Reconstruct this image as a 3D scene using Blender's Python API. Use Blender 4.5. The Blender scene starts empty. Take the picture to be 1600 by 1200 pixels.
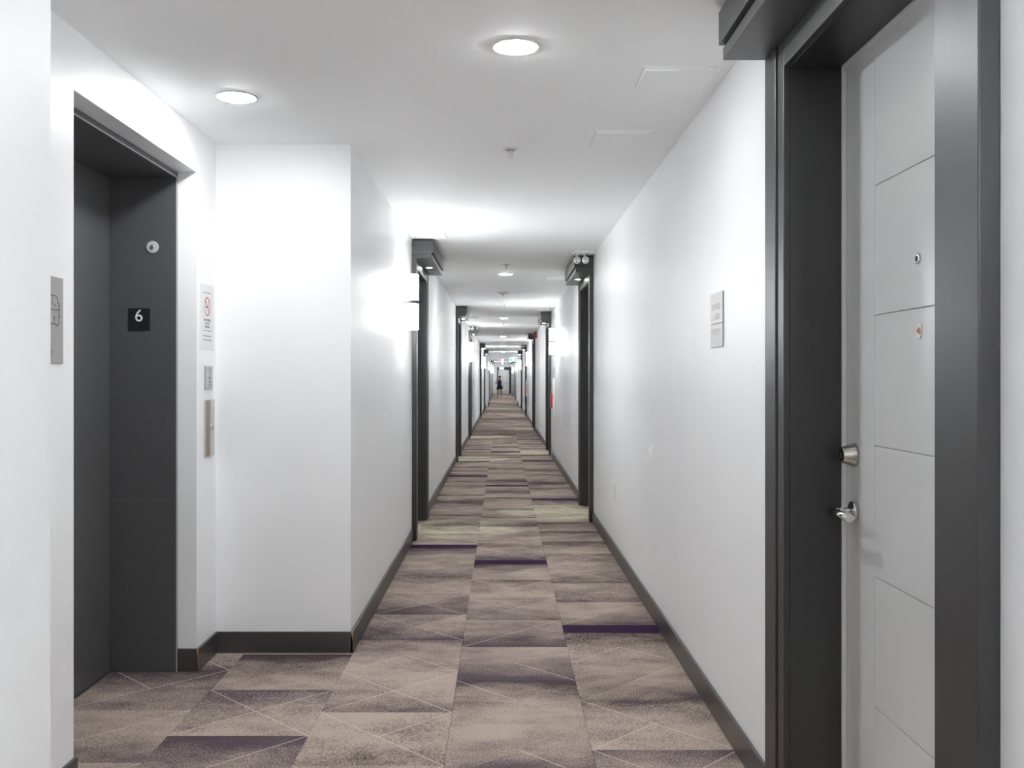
import bpy, bmesh, math, random
from mathutils import Vector, Matrix

random.seed(7)
PI = math.pi
SC = bpy.context.scene
COL = SC.collection

# ------------------------------------------------------------------ camera
CAMZ, H = 1.276, 2.36
cd = bpy.data.cameras.new('camera')
cd.sensor_width = 36.0
cd.lens = 1490.0 / 1600.0 * 36.0
cd.shift_x = 15.5 / 1600.0
cd.shift_y = -10.0 / 1600.0
cd.clip_end = 300
cam = bpy.data.objects.new('camera', cd)
COL.objects.link(cam)
cam.location = (0, 0, CAMZ)
cam.rotation_euler = (PI / 2, 0, 0)
SC.camera = cam

# ------------------------------------------------------------------ world, view, light levels
w = bpy.data.worlds.new('world')
SC.world = w
w.use_nodes = True
w.node_tree.nodes['Background'].inputs[0].default_value = (0.8, 0.85, 0.9, 1)
w.node_tree.nodes['Background'].inputs[1].default_value = 0.3
SC.view_settings.view_transform = 'Standard'
SC.view_settings.look = 'None'
SC.view_settings.exposure = 1.84
SC.view_settings.gamma = 1.0
SC.view_settings.use_curve_mapping = False
SC.cycles.max_bounces = 11
SC.cycles.diffuse_bounces = 9
SC.cycles.glossy_bounces = 4
SC.cycles.sample_clamp_indirect = 10.0
SC.cycles.use_denoising = True
SC.cycles.use_adaptive_sampling = True
SC.cycles.adaptive_threshold = 0.1
SC.cycles.caustics_reflective = False
SC.cycles.caustics_refractive = False
E_DOWN, E_SCONCE, E_PUCK, W_PUCK = 68.0, 16.5, 18.0, 30.0

# ------------------------------------------------------------------ main dimensions (metres)
XL, XR = -0.703, 0.805          # corridor walls
AX = -1.33                      # lift lobby wall
AY0, AY1 = 1.485, 4.427         # lobby opening along the corridor
EY0, EY1, EZ = 2.96, 4.15, 2.17  # recess of the lift
YEND, YBACK = 75.0, -9.0
BBH, BBT = 0.098, 0.012
DOORS_R = [2.165, 9.02, 16.3, 23.8, 31.7, 38.6, 47.0, 54.5, 62.0, 69.0]
DOORS_L = [8.06, 15.05, 20.5, 30.7, 37.6, 44.6, 51.5, 58.8, 66.3]
OPEN_H = 0.60                   # half of the hole in the wall
HOLE_Z = 2.20

# ------------------------------------------------------------------ materials
def mat(name, color, rough=0.5, metal=0.0, spec=0.5, emit=None, estr=0.0, bump=0.0, bscale=300.0, var=0.0, vscale=4.0):
    m = bpy.data.materials.new(name)
    m.use_nodes = True
    nt = m.node_tree
    b = nt.nodes['Principled BSDF']
    b.inputs['Base Color'].default_value = (*color, 1)
    b.inputs['Roughness'].default_value = rough
    b.inputs['Metallic'].default_value = metal
    b.inputs['Specular IOR Level'].default_value = spec
    if emit:
        b.inputs['Emission Color'].default_value = (*emit, 1)
        b.inputs['Emission Strength'].default_value = estr
    if bump or var:
        tc = nt.nodes.new('ShaderNodeTexCoord')
    if bump:
        n = nt.nodes.new('ShaderNodeTexNoise')
        n.inputs['Scale'].default_value = bscale
        n.inputs['Detail'].default_value = 3
        nt.links.new(tc.outputs['Object'], n.inputs['Vector'])
        bp = nt.nodes.new('ShaderNodeBump')
        bp.inputs['Strength'].default_value = bump
        bp.inputs['Distance'].default_value = 0.002
        nt.links.new(n.outputs['Fac'], bp.inputs['Height'])
        nt.links.new(bp.outputs['Normal'], b.inputs['Normal'])
    if var:
        n2 = nt.nodes.new('ShaderNodeTexNoise')
        n2.inputs['Scale'].default_value = vscale
        n2.inputs['Detail'].default_value = 6
        nt.links.new(tc.outputs['Object'], n2.inputs['Vector'])
        r = nt.nodes.new('ShaderNodeValToRGB')
        r.color_ramp.elements[0].position = 0.3
        r.color_ramp.elements[1].position = 0.7
        r.color_ramp.elements[0].color = (*[c * (1 - var) for c in color], 1)
        r.color_ramp.elements[1].color = (*[min(1, c * (1 + var)) for c in color], 1)
        nt.links.new(n2.outputs['Fac'], r.inputs['Fac'])
        nt.links.new(r.outputs['Color'], b.inputs['Base Color'])
    return m

M = {}
M['wall'] = mat('wall_paint', (0.905, 0.915, 0.925), 0.42, spec=0.4, bump=0.06, bscale=260, var=0.012, vscale=3)
M['ceil'] = mat('ceiling_paint', (0.92, 0.93, 0.935), 0.7, spec=0.25, bump=0.04, bscale=200)
M['frame'] = mat('charcoal_lacquer', (0.030, 0.029, 0.031), 0.40, spec=0.75, bump=0.03, bscale=500)
M['canopy'] = mat('canopy_lacquer', (0.050, 0.050, 0.053), 0.40, spec=0.6, bump=0.03, bscale=500)
M['base'] = mat('baseboard_paint', (0.046, 0.043, 0.042), 0.30, spec=1.0, bump=0.03, bscale=400)
M['leaf'] = mat('door_leaf_paint', (0.64, 0.645, 0.65), 0.33, spec=0.5, bump=0.02, bscale=400)
M['gasket'] = mat('pale_gasket', (0.72, 0.72, 0.73), 0.5)
M['black'] = mat('black_rubber', (0.02, 0.02, 0.022), 0.6)
M['chrome'] = mat('chrome', (0.78, 0.78, 0.79), 0.12, metal=1)
M['nickel'] = mat('satin_nickel', (0.55, 0.53, 0.50), 0.28, metal=1)
M['steel'] = mat('brushed_steel', (0.60, 0.59, 0.58), 0.33, metal=1)
M['bronze'] = mat('warm_bronze', (0.34, 0.28, 0.24), 0.4, metal=0.4)
M['facet'] = mat('pale_steel', (0.55, 0.56, 0.58), 0.4, metal=0.4)
M['signmetal'] = mat('sign_aluminium', (0.56, 0.55, 0.545), 0.45, metal=0.15, spec=0.4)
M['planmetal'] = mat('floor_plan_plate', (0.40, 0.385, 0.375), 0.5, metal=0.2, spec=0.4)
M['plastic'] = mat('white_plastic', (0.78, 0.78, 0.77), 0.4)
M['greyplastic'] = mat('grey_plastic', (0.35, 0.35, 0.36), 0.5)
M['band'] = mat('sconce_band', (0.05, 0.05, 0.052), 0.6)
M['paper'] = mat('paper', (0.80, 0.80, 0.81), 0.6)
M['print'] = mat('grey_print', (0.10, 0.10, 0.105), 0.6)
M['printlite'] = mat('light_grey_print', (0.26, 0.26, 0.27), 0.6)
M['redprint'] = mat('red_print', (0.55, 0.07, 0.05), 0.6)
M['red'] = mat('red_enamel', (0.50, 0.03, 0.035), 0.35)
M['white_ink'] = mat('white_ink', (0.85, 0.85, 0.88), 0.5)
M['plate_black'] = mat('black_plate', (0.012, 0.012, 0.013), 0.35)
M['copper'] = mat('copper', (0.75, 0.30, 0.18), 0.3, metal=1)
M['wood_chip'] = mat('bare_wood', (0.52, 0.27, 0.10), 0.7)
M['tape'] = mat('white_line', (0.8, 0.8, 0.8), 0.6)
M['purple'] = mat('purple_carpet', (0.050, 0.022, 0.062), 0.95, spec=0.1, bump=0.5, bscale=900, var=0.25, vscale=260)
M['subfloor'] = mat('subfloor', (0.12, 0.11, 0.105), 0.9)
M['threshold'] = mat('threshold_metal', (0.13, 0.10, 0.115), 0.7)
M['glow_down'] = mat('downlight_lens', (0.9, 0.9, 0.9), 0.5, emit=(0.965, 0.99, 1.0), estr=E_DOWN)
M['glow_sconce'] = mat('opal_glass', (0.9, 0.9, 0.9), 0.3, emit=(0.965, 0.99, 1.0), estr=E_SCONCE)
M['glow_puck'] = mat('puck_lens', (0.9, 0.9, 0.9), 0.5, emit=(0.93, 1.0, 0.86), estr=E_PUCK)
M['exit_face'] = mat('exit_face_mint', (0.7, 0.9, 0.85), 0.4, emit=(0.75, 1.0, 0.94), estr=0.30)
M['exit_green'] = mat('exit_green', (0.02, 0.4, 0.3), 0.4, emit=(0.0, 0.50, 0.36), estr=0.22)
M['exit_blue'] = mat('exit_face_blue', (0.5, 0.7, 0.9), 0.4, emit=(0.50, 0.78, 1.0), estr=0.40)
M['end_door'] = mat('end_door_paint', (0.74, 0.745, 0.755), 0.45)
M['skin'] = mat('skin', (0.50, 0.26, 0.15), 0.6)
M['hair'] = mat('brown_hair', (0.14, 0.075, 0.035), 0.6)
M['navy'] = mat('navy_cloth', (0.018, 0.024, 0.075), 0.8)
M['sleeve'] = mat('pale_grey_cloth', (0.80, 0.81, 0.86), 0.8)
M['sock'] = mat('white_cotton', (0.75, 0.73, 0.72), 0.8)
M['shoe'] = mat('brown_shoe', (0.12, 0.07, 0.045), 0.6)
M['dark'] = mat('dark_print', (0.03, 0.03, 0.03), 0.5)

def elevator_mat():
    m = mat('lift_enamel', (0.056, 0.056, 0.059), 0.38, spec=0.5, bump=0.10, bscale=420)
    nt = m.node_tree
    b = nt.nodes['Principled BSDF']
    tc = nt.nodes.new('ShaderNodeTexCoord')
    n1 = nt.nodes.new('ShaderNodeTexNoise')           # fine speckle of the powder coat
    n1.inputs['Scale'].default_value = 350
    n1.inputs['Detail'].default_value = 2
    nt.links.new(tc.outputs['Object'], n1.inputs['Vector'])
    r1 = nt.nodes.new('ShaderNodeValToRGB')
    r1.color_ramp.elements[0].position = 0.3
    r1.color_ramp.elements[1].position = 0.75
    r1.color_ramp.elements[0].color = (0.070, 0.070, 0.073, 1)
    r1.color_ramp.elements[1].color = (0.115, 0.115, 0.119, 1)
    nt.links.new(n1.outputs['Fac'], r1.inputs['Fac'])
    nt.links.new(r1.outputs['Color'], b.inputs['Base Color'])
    return m
M['lift'] = elevator_mat()

def carpet_mat():
    m = bpy.data.materials.new('carpet_tile')
    m.use_nodes = True
    nt = m.node_tree
    N, L = nt.nodes, nt.links
    b = N['Principled BSDF']
    b.inputs['Roughness'].default_value = 0.95
    b.inputs['Specular IOR Level'].default_value = 0.12
    def math_(op, a, c=None, clamp=False):
        n = N.new('ShaderNodeMath'); n.operation = op; n.use_clamp = clamp
        for i, v in enumerate((a, c)):
            if v is None: continue
            if isinstance(v, (int, float)): n.inputs[i].default_value = v
            else: L.new(v, n.inputs[i])
        return n.outputs[0]
    uv = N.new('ShaderNodeUVMap'); uv.uv_map = 'UVMap'
    sep = N.new('ShaderNodeSeparateXYZ'); L.new(uv.outputs[0], sep.inputs[0])
    u, v = sep.outputs[0], sep.outputs[1]
    oi = N.new('ShaderNodeObjectInfo'); geo = N.new('ShaderNodeNewGeometry')
    r = math_('ADD', oi.outputs['Random'], geo.outputs['Random Per Island'])
    def rnd(k):
        wn = N.new('ShaderNodeTexWhiteNoise'); wn.noise_dimensions = '1D'
        L.new(math_('MULTIPLY_ADD', r, 517.3) if False else math_('ADD', math_('MULTIPLY', r, 517.3), k), wn.inputs['W'])
        s = N.new('ShaderNodeSeparateColor'); L.new(wn.outputs['Color'], s.inputs[0])
        return s.outputs
    A, B, C2 = rnd(1.7), rnd(9.3), rnd(23.9)
    # flipped coordinate along the tile
    flip = math_('GREATER_THAN', A[0], 0.5)
    vf = math_('ABSOLUTE', math_('SUBTRACT', v, flip))
    # low frequency streaks across the tile
    comb = N.new('ShaderNodeCombineXYZ')
    L.new(math_('MULTIPLY', u, 1.3), comb.inputs[0]); L.new(math_('MULTIPLY', v, 2.3), comb.inputs[1]); L.new(math_('MULTIPLY', r, 91.0), comb.inputs[2])
    nz = N.new('ShaderNodeTexNoise'); nz.inputs['Scale'].default_value = 1.6; nz.inputs['Detail'].default_value = 5; nz.inputs['Roughness'].default_value = 0.6
    L.new(comb.outputs[0], nz.inputs['Vector'])
    # yarn grain, slightly ribbed along the corridor
    comb2 = N.new('ShaderNodeCombineXYZ')
    L.new(math_('MULTIPLY', u, 95.0), comb2.inputs[0]); L.new(math_('MULTIPLY', v, 52.0), comb2.inputs[1]); L.new(math_('MULTIPLY', r, 31.0), comb2.inputs[2])
    gr = N.new('ShaderNodeTexNoise'); gr.inputs['Scale'].default_value = 1.0; gr.inputs['Detail'].default_value = 3
    L.new(comb2.outputs[0], gr.inputs['Vector'])
    # woven gradient: dark towards one edge, one triangle darker than the other
    grad = math_('POWER', vf, 2.2)
    diag = math_('GREATER_THAN', math_('SUBTRACT', math_('MULTIPLY', u, 1.0), v), 0.0)
    tri = math_('MULTIPLY', math_('SUBTRACT', diag, 0.5), math_('MULTIPLY', math_('SUBTRACT', B[0], 0.5), 0.30))
    sh = math_('MULTIPLY', grad, math_('ADD', math_('MULTIPLY', A[1], 0.5), 0.42))
    sh = math_('ADD', sh, math_('MULTIPLY', math_('SUBTRACT', nz.outputs['Fac'], 0.5), 1.6))
    sh = math_('ADD', sh, tri)
    sh = math_('ADD', sh, math_('MULTIPLY', math_('SUBTRACT', A[2], 0.5), 0.24))
    sh = math_('ADD', sh, 0.20)
    sh = math_('ADD', sh, math_('MULTIPLY', math_('SUBTRACT', gr.outputs['Fac'], 0.5), 1.9), True)
    rp = N.new('ShaderNodeValToRGB')
    e = rp.color_ramp.elements
    e[0].position, e[0].color = 0.0, (0.50, 0.405, 0.345, 1)
    e[1].position, e[1].color = 1.0, (0.075, 0.056, 0.058, 1)
    k = rp.color_ramp.elements.new(0.42); k.color = (0.33, 0.262, 0.228, 1)
    L.new(sh, rp.inputs['Fac'])
    # purple cast on some tiles
    mx = N.new('ShaderNodeMix'); mx.data_type = 'RGBA'
    L.new(math_('MULTIPLY', math_('MULTIPLY', B[1], sh), 0.3), mx.inputs[0])
    L.new(rp.outputs[0], mx.inputs[6]); mx.inputs[7].default_value = (0.20, 0.155, 0.205, 1)
    # thin pale diagonals, each half present or absent
    d1 = math_('LESS_THAN', math_('ABSOLUTE', math_('SUBTRACT', u, v)), 0.0065)
    d2 = math_('LESS_THAN', math_('ABSOLUTE', math_('SUBTRACT', math_('ADD', u, v), 1.0)), 0.0065)
    left = math_('LESS_THAN', u, 0.5); right = math_('SUBTRACT', 1.0, left)
    def arm(d, half, rn, t): return math_('MULTIPLY', math_('MULTIPLY', d, half), math_('GREATER_THAN', rn, t))
    ln = math_('MAXIMUM', arm(d1, left, B[2], 0.42), arm(d1, right, C2[0], 0.42))
    ln = math_('MAXIMUM', ln, math_('MAXIMUM', arm(d2, left, C2[1], 0.42), arm(d2, right, C2[2], 0.42)))
    mx2 = N.new('ShaderNodeMix'); mx2.data_type = 'RGBA'
    L.new(math_('MULTIPLY', ln, 0.75), mx2.inputs[0])
    L.new(mx.outputs[2], mx2.inputs[6]); mx2.inputs[7].default_value = (0.70, 0.60, 0.54, 1)
    L.new(mx2.outputs[2], b.inputs['Base Color'])
    bp = N.new('ShaderNodeBump'); bp.inputs['Strength'].default_value = 0.35; bp.inputs['Distance'].default_value = 0.002
    L.new(gr.outputs['Fac'], bp.inputs['Height']); L.new(bp.outputs[0], b.inputs['Normal'])
    return m
M['carpet'] = carpet_mat()

# ------------------------------------------------------------------ mesh helpers
class MB:
    def __init__(s): s.v, s.f, s.sm = [], [], []
    def add(s, vs, fs, smooth=False):
        o = len(s.v); s.v += [tuple(p) for p in vs]
        for f in fs: s.f.append([i + o for i in f]); s.sm.append(smooth)
        return s
    def box(s, x0, x1, y0, y1, z0, z1):
        if x0 > x1: x0, x1 = x1, x0
        if y0 > y1: y0, y1 = y1, y0
        vs = [(x, y, z) for z in (z0, z1) for y in (y0, y1) for x in (x0, x1)]
        return s.add(vs, [(0, 2, 3, 1), (4, 5, 7, 6), (0, 1, 5, 4), (2, 6, 7, 3), (0, 4, 6, 2), (1, 3, 7, 5)])
    def bbox(s, x0, x1, y0, y1, z0, z1, c=0.003):
        """box with small chamfers on the eight corners and edges"""
        bm = bmesh.new()
        bmesh.ops.create_cube(bm, size=1.0)
        for p in bm.verts:
            p.co = ((x0 + x1) / 2 + p.co.x * abs(x1 - x0), (y0 + y1) / 2 + p.co.y * abs(y1 - y0), (z0 + z1) / 2 + p.co.z * (z1 - z0))
        bmesh.ops.bevel(bm, geom=bm.edges[:], offset=c, segments=2, affect='EDGES', profile=0.5)
        bm.verts.ensure_lookup_table()
        s.add([p.co[:] for p in bm.verts], [[q.index for q in f.verts] for f in bm.faces])
        bm.free()
        return s
    def lathe(s, prof, base=(0, 0, 0), axis='z', n=24):
        """prof: list of (radius, height along axis); closed at both ends"""
        def pt(r, h, a):
            c, d = r * math.cos(a), r * math.sin(a)
            if axis == 'z': p = (c, d, h)
            elif axis == 'x': p = (h, c, d)
            else: p = (d, h, c)
            return (p[0] + base[0], p[1] + base[1], p[2] + base[2])
        vs = [pt(r, h, 2 * PI * k / n) for r, h in prof for k in range(n)]
        fs = []
        for j in range(len(prof) - 1):
            for k in range(n):
                k2 = (k + 1) % n
                fs.append((j * n + k, j * n + k2, (j + 1) * n + k2, (j + 1) * n + k))
        o = len(s.v)
        s.add(vs, fs, True)
        m = (len(prof) - 1) * n
        s.f.append([o + k for k in range(n)][::-1]); s.sm.append(False)
        s.f.append([o + m + k for k in range(n)]); s.sm.append(False)
        return s
    def tube(s, pts, r, n=10):
        pts = [Vector(p) for p in pts]
        rs = r if isinstance(r, (list, tuple)) else [r] * len(pts)
        vs, fs = [], []
        for i, p in enumerate(pts):
            t = (pts[min(i + 1, len(pts) - 1)] - pts[max(i - 1, 0)]).normalized()
            a = t.orthogonal().normalized() if i == 0 else (a - t * a.dot(t)).normalized()
            b = t.cross(a)
            for k in range(n):
                q = 2 * PI * k / n
                vs.append(p + (a * math.cos(q) + b * math.sin(q)) * rs[i])
        for i in range(len(pts) - 1):
            for k in range(n):
                k2 = (k + 1) % n
                fs.append((i * n + k, i * n + k2, (i + 1) * n + k2, (i + 1) * n + k))
        o = len(s.v)
        s.add(vs, fs, True)
        m = (len(pts) - 1) * n
        s.f.append([o + k for k in range(n)][::-1]); s.sm.append(False)
        s.f.append([o + m + k for k in range(n)]); s.sm.append(False)
        return s
    def prism(s, poly, h0, h1, axis='z'):
        """poly in the two other axes (for z: x,y; for x: y,z; for y: x,z)"""
        n = len(poly)
        def pt(p, h):
            return (p[0], p[1], h) if axis == 'z' else ((h, p[0], p[1]) if axis == 'x' else (p[0], h, p[1]))
        vs = [pt(p, h0) for p in poly] + [pt(p, h1) for p in poly]
        fs = [list(range(n))[::-1], [n + k for k in range(n)]]
        for k in range(n):
            k2 = (k + 1) % n
            fs.append([k, k2, n + k2, n + k])
        return s.add(vs, fs)
    def mesh(s, name, material):
        me = bpy.data.meshes.new(name)
        me.from_pydata(s.v, [], s.f)
        me.polygons.foreach_set('use_smooth', s.sm)
        bm = bmesh.new(); bm.from_mesh(me)
        bmesh.ops.recalc_face_normals(bm, faces=bm.faces[:])
        bm.to_mesh(me); bm.free()
        me.materials.append(material)
        me.update()
        return me
    def build(s, name, material, parent=None):
        o = bpy.data.objects.new(name, s.mesh(name, M[material] if isinstance(material, str) else material))
        COL.objects.link(o)
        o.parent = parent
        return o

def tag(o, label=None, cat=None, group=None, kind=None):
    if label: o['label'] = label
    if cat: o['category'] = cat
    if group: o['group'] = group
    if kind: o['kind'] = kind
    return o
def empty(name, loc=(0, 0, 0), rz=0.0):
    o = bpy.data.objects.new(name, None)
    o.empty_display_size = 0.1
    COL.objects.link(o)
    o.location = loc; o.rotation_euler = (0, 0, rz)
    return o
KIDS = {}
def children(o): return [c for c in bpy.data.objects if c.parent == o]
def copy_tree(o, parent=None):
    c = o.copy(); COL.objects.link(c); c.parent = parent
    for k in children(o): copy_tree(k, c)
    return c
def place(proto, first, loc, rz=0.0, label=None, group=None):
    o = proto if first else copy_tree(proto)
    o.location = loc; o.rotation_euler = (0, 0, rz)
    if label: o['label'] = label
    if group: o['group'] = group
    return o
def text_mesh(body, size, material, name, extrude=0.0004, align='CENTER'):
    cu = bpy.data.curves.new(name, 'FONT')
    cu.body = body; cu.size = size; cu.extrude = extrude; cu.align_x = align; cu.align_y = 'CENTER'
    t = bpy.data.objects.new('temporary_text', cu)
    COL.objects.link(t)
    dg = bpy.context.evaluated_depsgraph_get(); dg.update()
    me = bpy.data.meshes.new_from_object(t.evaluated_get(dg))
    bpy.data.objects.remove(t); bpy.data.curves.remove(cu)
    me.name = name
    me.materials.clear(); me.materials.append(M[material])
    return me
def link(name, me, parent=None, loc=(0, 0, 0), rot=(0, 0, 0)):
    o = bpy.data.objects.new(name, me); COL.objects.link(o)
    o.parent = parent; o.location = loc; o.rotation_euler = rot
    return o

# ------------------------------------------------------------------ the setting: walls, ceiling
def spans(a, b, centres):
    out, p = [], a
    for c in sorted(centres):
        if c - OPEN_H < b and c + OPEN_H > a:
            out.append((p, c - OPEN_H)); p = c + OPEN_H
    out.append((p, b))
    return out
mb = MB()
for a, b in spans(YBACK, YEND, DOORS_R): mb.box(XR, XR + 0.24, a, b, 0, H)
for c in DOORS_R: mb.box(XR, XR + 0.24, c - OPEN_H, c + OPEN_H, HOLE_Z, H)
for c in DOORS_R: mb.box(XR + 0.21, XR + 0.24, c - OPEN_H, c + OPEN_H, 0, HOLE_Z)
tag(mb.build('wall_right', 'wall'), 'long white painted wall with the first dark framed door and sign plate', kind='structure')
mb = MB()
mb.box(-1.60, XL, YBACK, AY0, 0, H)
mb.box(-1.95, XL, AY1, 5.4, 0, H)
for a, b in spans(5.4, YEND, DOORS_L): mb.box(XL - 0.24, XL, a, b, 0, H)
for c in DOORS_L: mb.box(XL - 0.24, XL, c - OPEN_H, c + OPEN_H, HOLE_Z, H)
for c in DOORS_L: mb.box(XL - 0.24, XL - 0.21, c - OPEN_H, c + OPEN_H, 0, HOLE_Z)
tag(mb.build('wall_left', 'wall'), 'white painted corridor wall on either side of the lift lobby', kind='structure')
mb = MB()
mb.box(AX - 0.09, AX, AY0, EY0, 0, H)
mb.box(AX - 0.09, AX, EY1, AY1, 0, H)
mb.box(AX - 0.09, AX, EY0, EY1, EZ, H)
mb.box(-1.95, AX - 0.09, AY0, EY0, 0, H)
mb.box(-1.95, -1.78, EY0, EY1, 0, H)
mb.box(-1.78, AX - 0.09, EY0, EY1, EZ, H)
mb.box(-1.95, AX - 0.09, EY1, AY1, 0, H)
tag(mb.build('wall_alcove', 'wall'), 'white lobby wall with the square opening around the lift', kind='structure')
tag(MB().box(-1.95, 1.05, YEND, YEND + 0.2, 0, H).build('wall_end', 'wall'), 'white wall at the far end of the corridor', kind='structure')
tag(MB().box(-1.95, 1.05, YBACK - 0.2, YBACK, 0, H).build('wall_back', 'wall'), 'white wall closing the corridor behind', kind='structure')
tag(MB().box(-1.95, 1.05, YBACK - 0.2, YEND + 0.2, H, H + 0.12).build('ceiling', 'ceil'), 'flat white painted ceiling over corridor and lift lobby', kind='structure')

# ------------------------------------------------------------------ floor and carpet tiles
floor = MB().box(-1.95, 1.05, YBACK - 0.2, YEND + 0.2, -0.12, -0.006).build('floor', 'subfloor')
tag(floor, 'taupe and purple carpet tiled floor running down the corridor', kind='structure')
TILE_CACHE = {}
def tile_mesh(wd, ln, u0=0.0, v0=0.0):
    key = (round(wd, 3), round(ln, 3), round(u0, 3), round(v0, 3))
    if key not in TILE_CACHE:
        g = 0.0006
        m = MB().box(g, wd - g, g, ln - g, -0.006, 0.0)
        me = m.mesh('carpet_tile', M['carpet'])
        uvl = me.uv_layers.new(name='UVMap')
        for lp in me.loops:
            p = me.vertices[lp.vertex_index].co
            uvl.data[lp.index].uv = (u0 + p.x / 0.5, v0 + p.y / 0.5)
        TILE_CACHE[key] = me
    return TILE_CACHE[key]
TILE_FAR = 24.0
far_tiles = []
def lay(x0, x1, start, bars, lo, hi, u0=0.0):
    """tiles of one column between lo and hi; bars = near edges of purple strips; start = a seam"""
    y = start
    while y > lo: y -= 0.5
    seg = []
    bars = sorted(bars)
    while y < hi:
        nb = [b for b in bars if abs(b - y) < 0.05]
        if nb:
            seg.append(('s', y, min(y + 0.15, hi))); y += 0.15; continue
        seg.append(('t', y, min(y + 0.5, hi))); y += 0.5
    for kind, a, b in seg:
        v0 = 0.0
        if a < lo: v0 = (lo - a) / 0.5; a = lo
        if b - a < 0.02: continue
        if kind == 's':
            o = MB().box(0.0006, x1 - x0 - 0.0006, 0.0006, b - a - 0.0006, -0.006, 0.0).build('carpet_strip', 'purple', floor)
            o.location = (x0, a, 0)
            o['label'] = 'narrow plain purple carpet strip'
        elif a < TILE_FAR:
            o = link('carpet_tile', tile_mesh(x1 - x0, b - a, u0, v0), floor, (x0, a, 0))
        else:
            far_tiles.append((x0, x1, a, b))
def bar_series(first, steps, hi):
    out = [first]
    k = 0
    while out[-1] < hi:
        out.append(out[-1] + 0.15 + steps[k % len(steps)] * 0.5); k += 1
    return out
CL = [-0.703, -0.191, 0.309, 0.805]
lay(-0.691, CL[1], 7.136, bar_series(7.136, [10, 10, 10, 9], 42), YBACK, YEND)
lay(CL[1], CL[2], 3.517, bar_series(6.517, [9, 10, 10, 10], 42), YBACK, YEND)
lay(CL[2], 0.803, 4.268, bar_series(4.768, [10, 9, 10, 10], 42), YBACK, YEND)
lay(-1.191, -0.691, 3.896, [], AY0, AY1)
lay(-1.691, -1.191, 3.660, [], AY0, AY1)
for c in DOORS_R:
    if c < TILE_FAR: link('carpet_tile', tile_mesh(0.185, 0.912), floor, (0.804, c - 0.456, 0))
for c in DOORS_L:
    if c < TILE_FAR: link('carpet_tile', tile_mesh(0.185 + 0.012, 0.912), floor, (XL - 0.185, c - 0.456, 0))
# far tiles: still real tiles, joined
mb = MB()
for x0, x1, a, b in far_tiles: mb.box(x0 + 0.0006, x1 - 0.0006, a + 0.0006, b - 0.0006, -0.006, 0.0)
me = mb.mesh('distant_carpet_tiles', M['carpet'])
uvl = me.uv_layers.new(name='UVMap')
lut = far_tiles
for p in me.polygons:
    t = lut[min(p.vertices[0] // 8, len(lut) - 1)]
    for li in p.loop_indices:
        q = me.vertices[me.loops[li].vertex_index].co
        uvl.data[li].uv = ((q.x - t[0]) / 0.5, (q.y - t[2]) / 0.5)
o = link('distant_carpet_tiles', me, floor)
o['kind'] = 'stuff'; o['label'] = 'distant taupe carpet tiles receding down the corridor'

# ------------------------------------------------------------------ baseboards
def bb(name, x0, x1, y0, y1, label):
    m = MB().bbox(x0, x1, y0, y1, 0.0, BBH, 0.002)
    return tag(m.build(name, 'base'), label, kind='structure')
CAS = 0.626
def gaps(a, b, cs):
    out, p = [], a
    for c in sorted(cs):
        if a < c < b: out.append((p, c - CAS)); p = c + CAS
    out.append((p, b)); return out
for a, b in gaps(YBACK, YEND, DOORS_R):
    bb('baseboard_right', XR - BBT, XR, a, b, 'charcoal baseboard along the right corridor wall')
for a, b in gaps(AY1 - BBT, YEND, DOORS_L):
    bb('baseboard_left', XL, XL + BBT, a, b, 'charcoal baseboard along the corridor wall past the lobby')
bb('baseboard_left', XL, XL + BBT, YBACK, AY0 + BBT, 'charcoal baseboard of the wall before the lobby')
o = bb('baseboard_alcove', AX, XL + BBT, AY1 - BBT, AY1, 'charcoal baseboard across the lobby side wall with a chipped corner')
MB().prism([(XL + BBT - 0.010, BBH + 0.0006), (XL + BBT + 0.0008, BBH + 0.0006), (XL + BBT + 0.0008, BBH - 0.045), (XL + BBT - 0.004, BBH - 0.022)], AY1 - BBT - 0.0008, AY1 - BBT + 0.003, 'y').build('bare_wood_chip', 'wood_chip', o)
o = bb('baseboard_alcove', AX, AX + BBT, EY1 - BBT, AY1 - BBT, 'short charcoal baseboard under the lift call panel with worn corner')
MB().prism([(AX + BBT - 0.009, BBH + 0.0006), (AX + BBT + 0.0008, BBH + 0.0006), (AX + BBT + 0.0008, BBH - 0.09), (AX + BBT - 0.002, BBH - 0.03)], EY1 - BBT - 0.0008, EY1 - BBT + 0.003, 'y').build('bare_wood_chip', 'wood_chip', o)
bb('baseboard_alcove', AX - 0.09, AX, EY1 - BBT, EY1, 'charcoal baseboard return beside the lift jamb')
bb('baseboard_alcove', AX, AX + BBT, AY0, EY0 + 0.004, 'charcoal baseboard below the floor plan plate')

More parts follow.
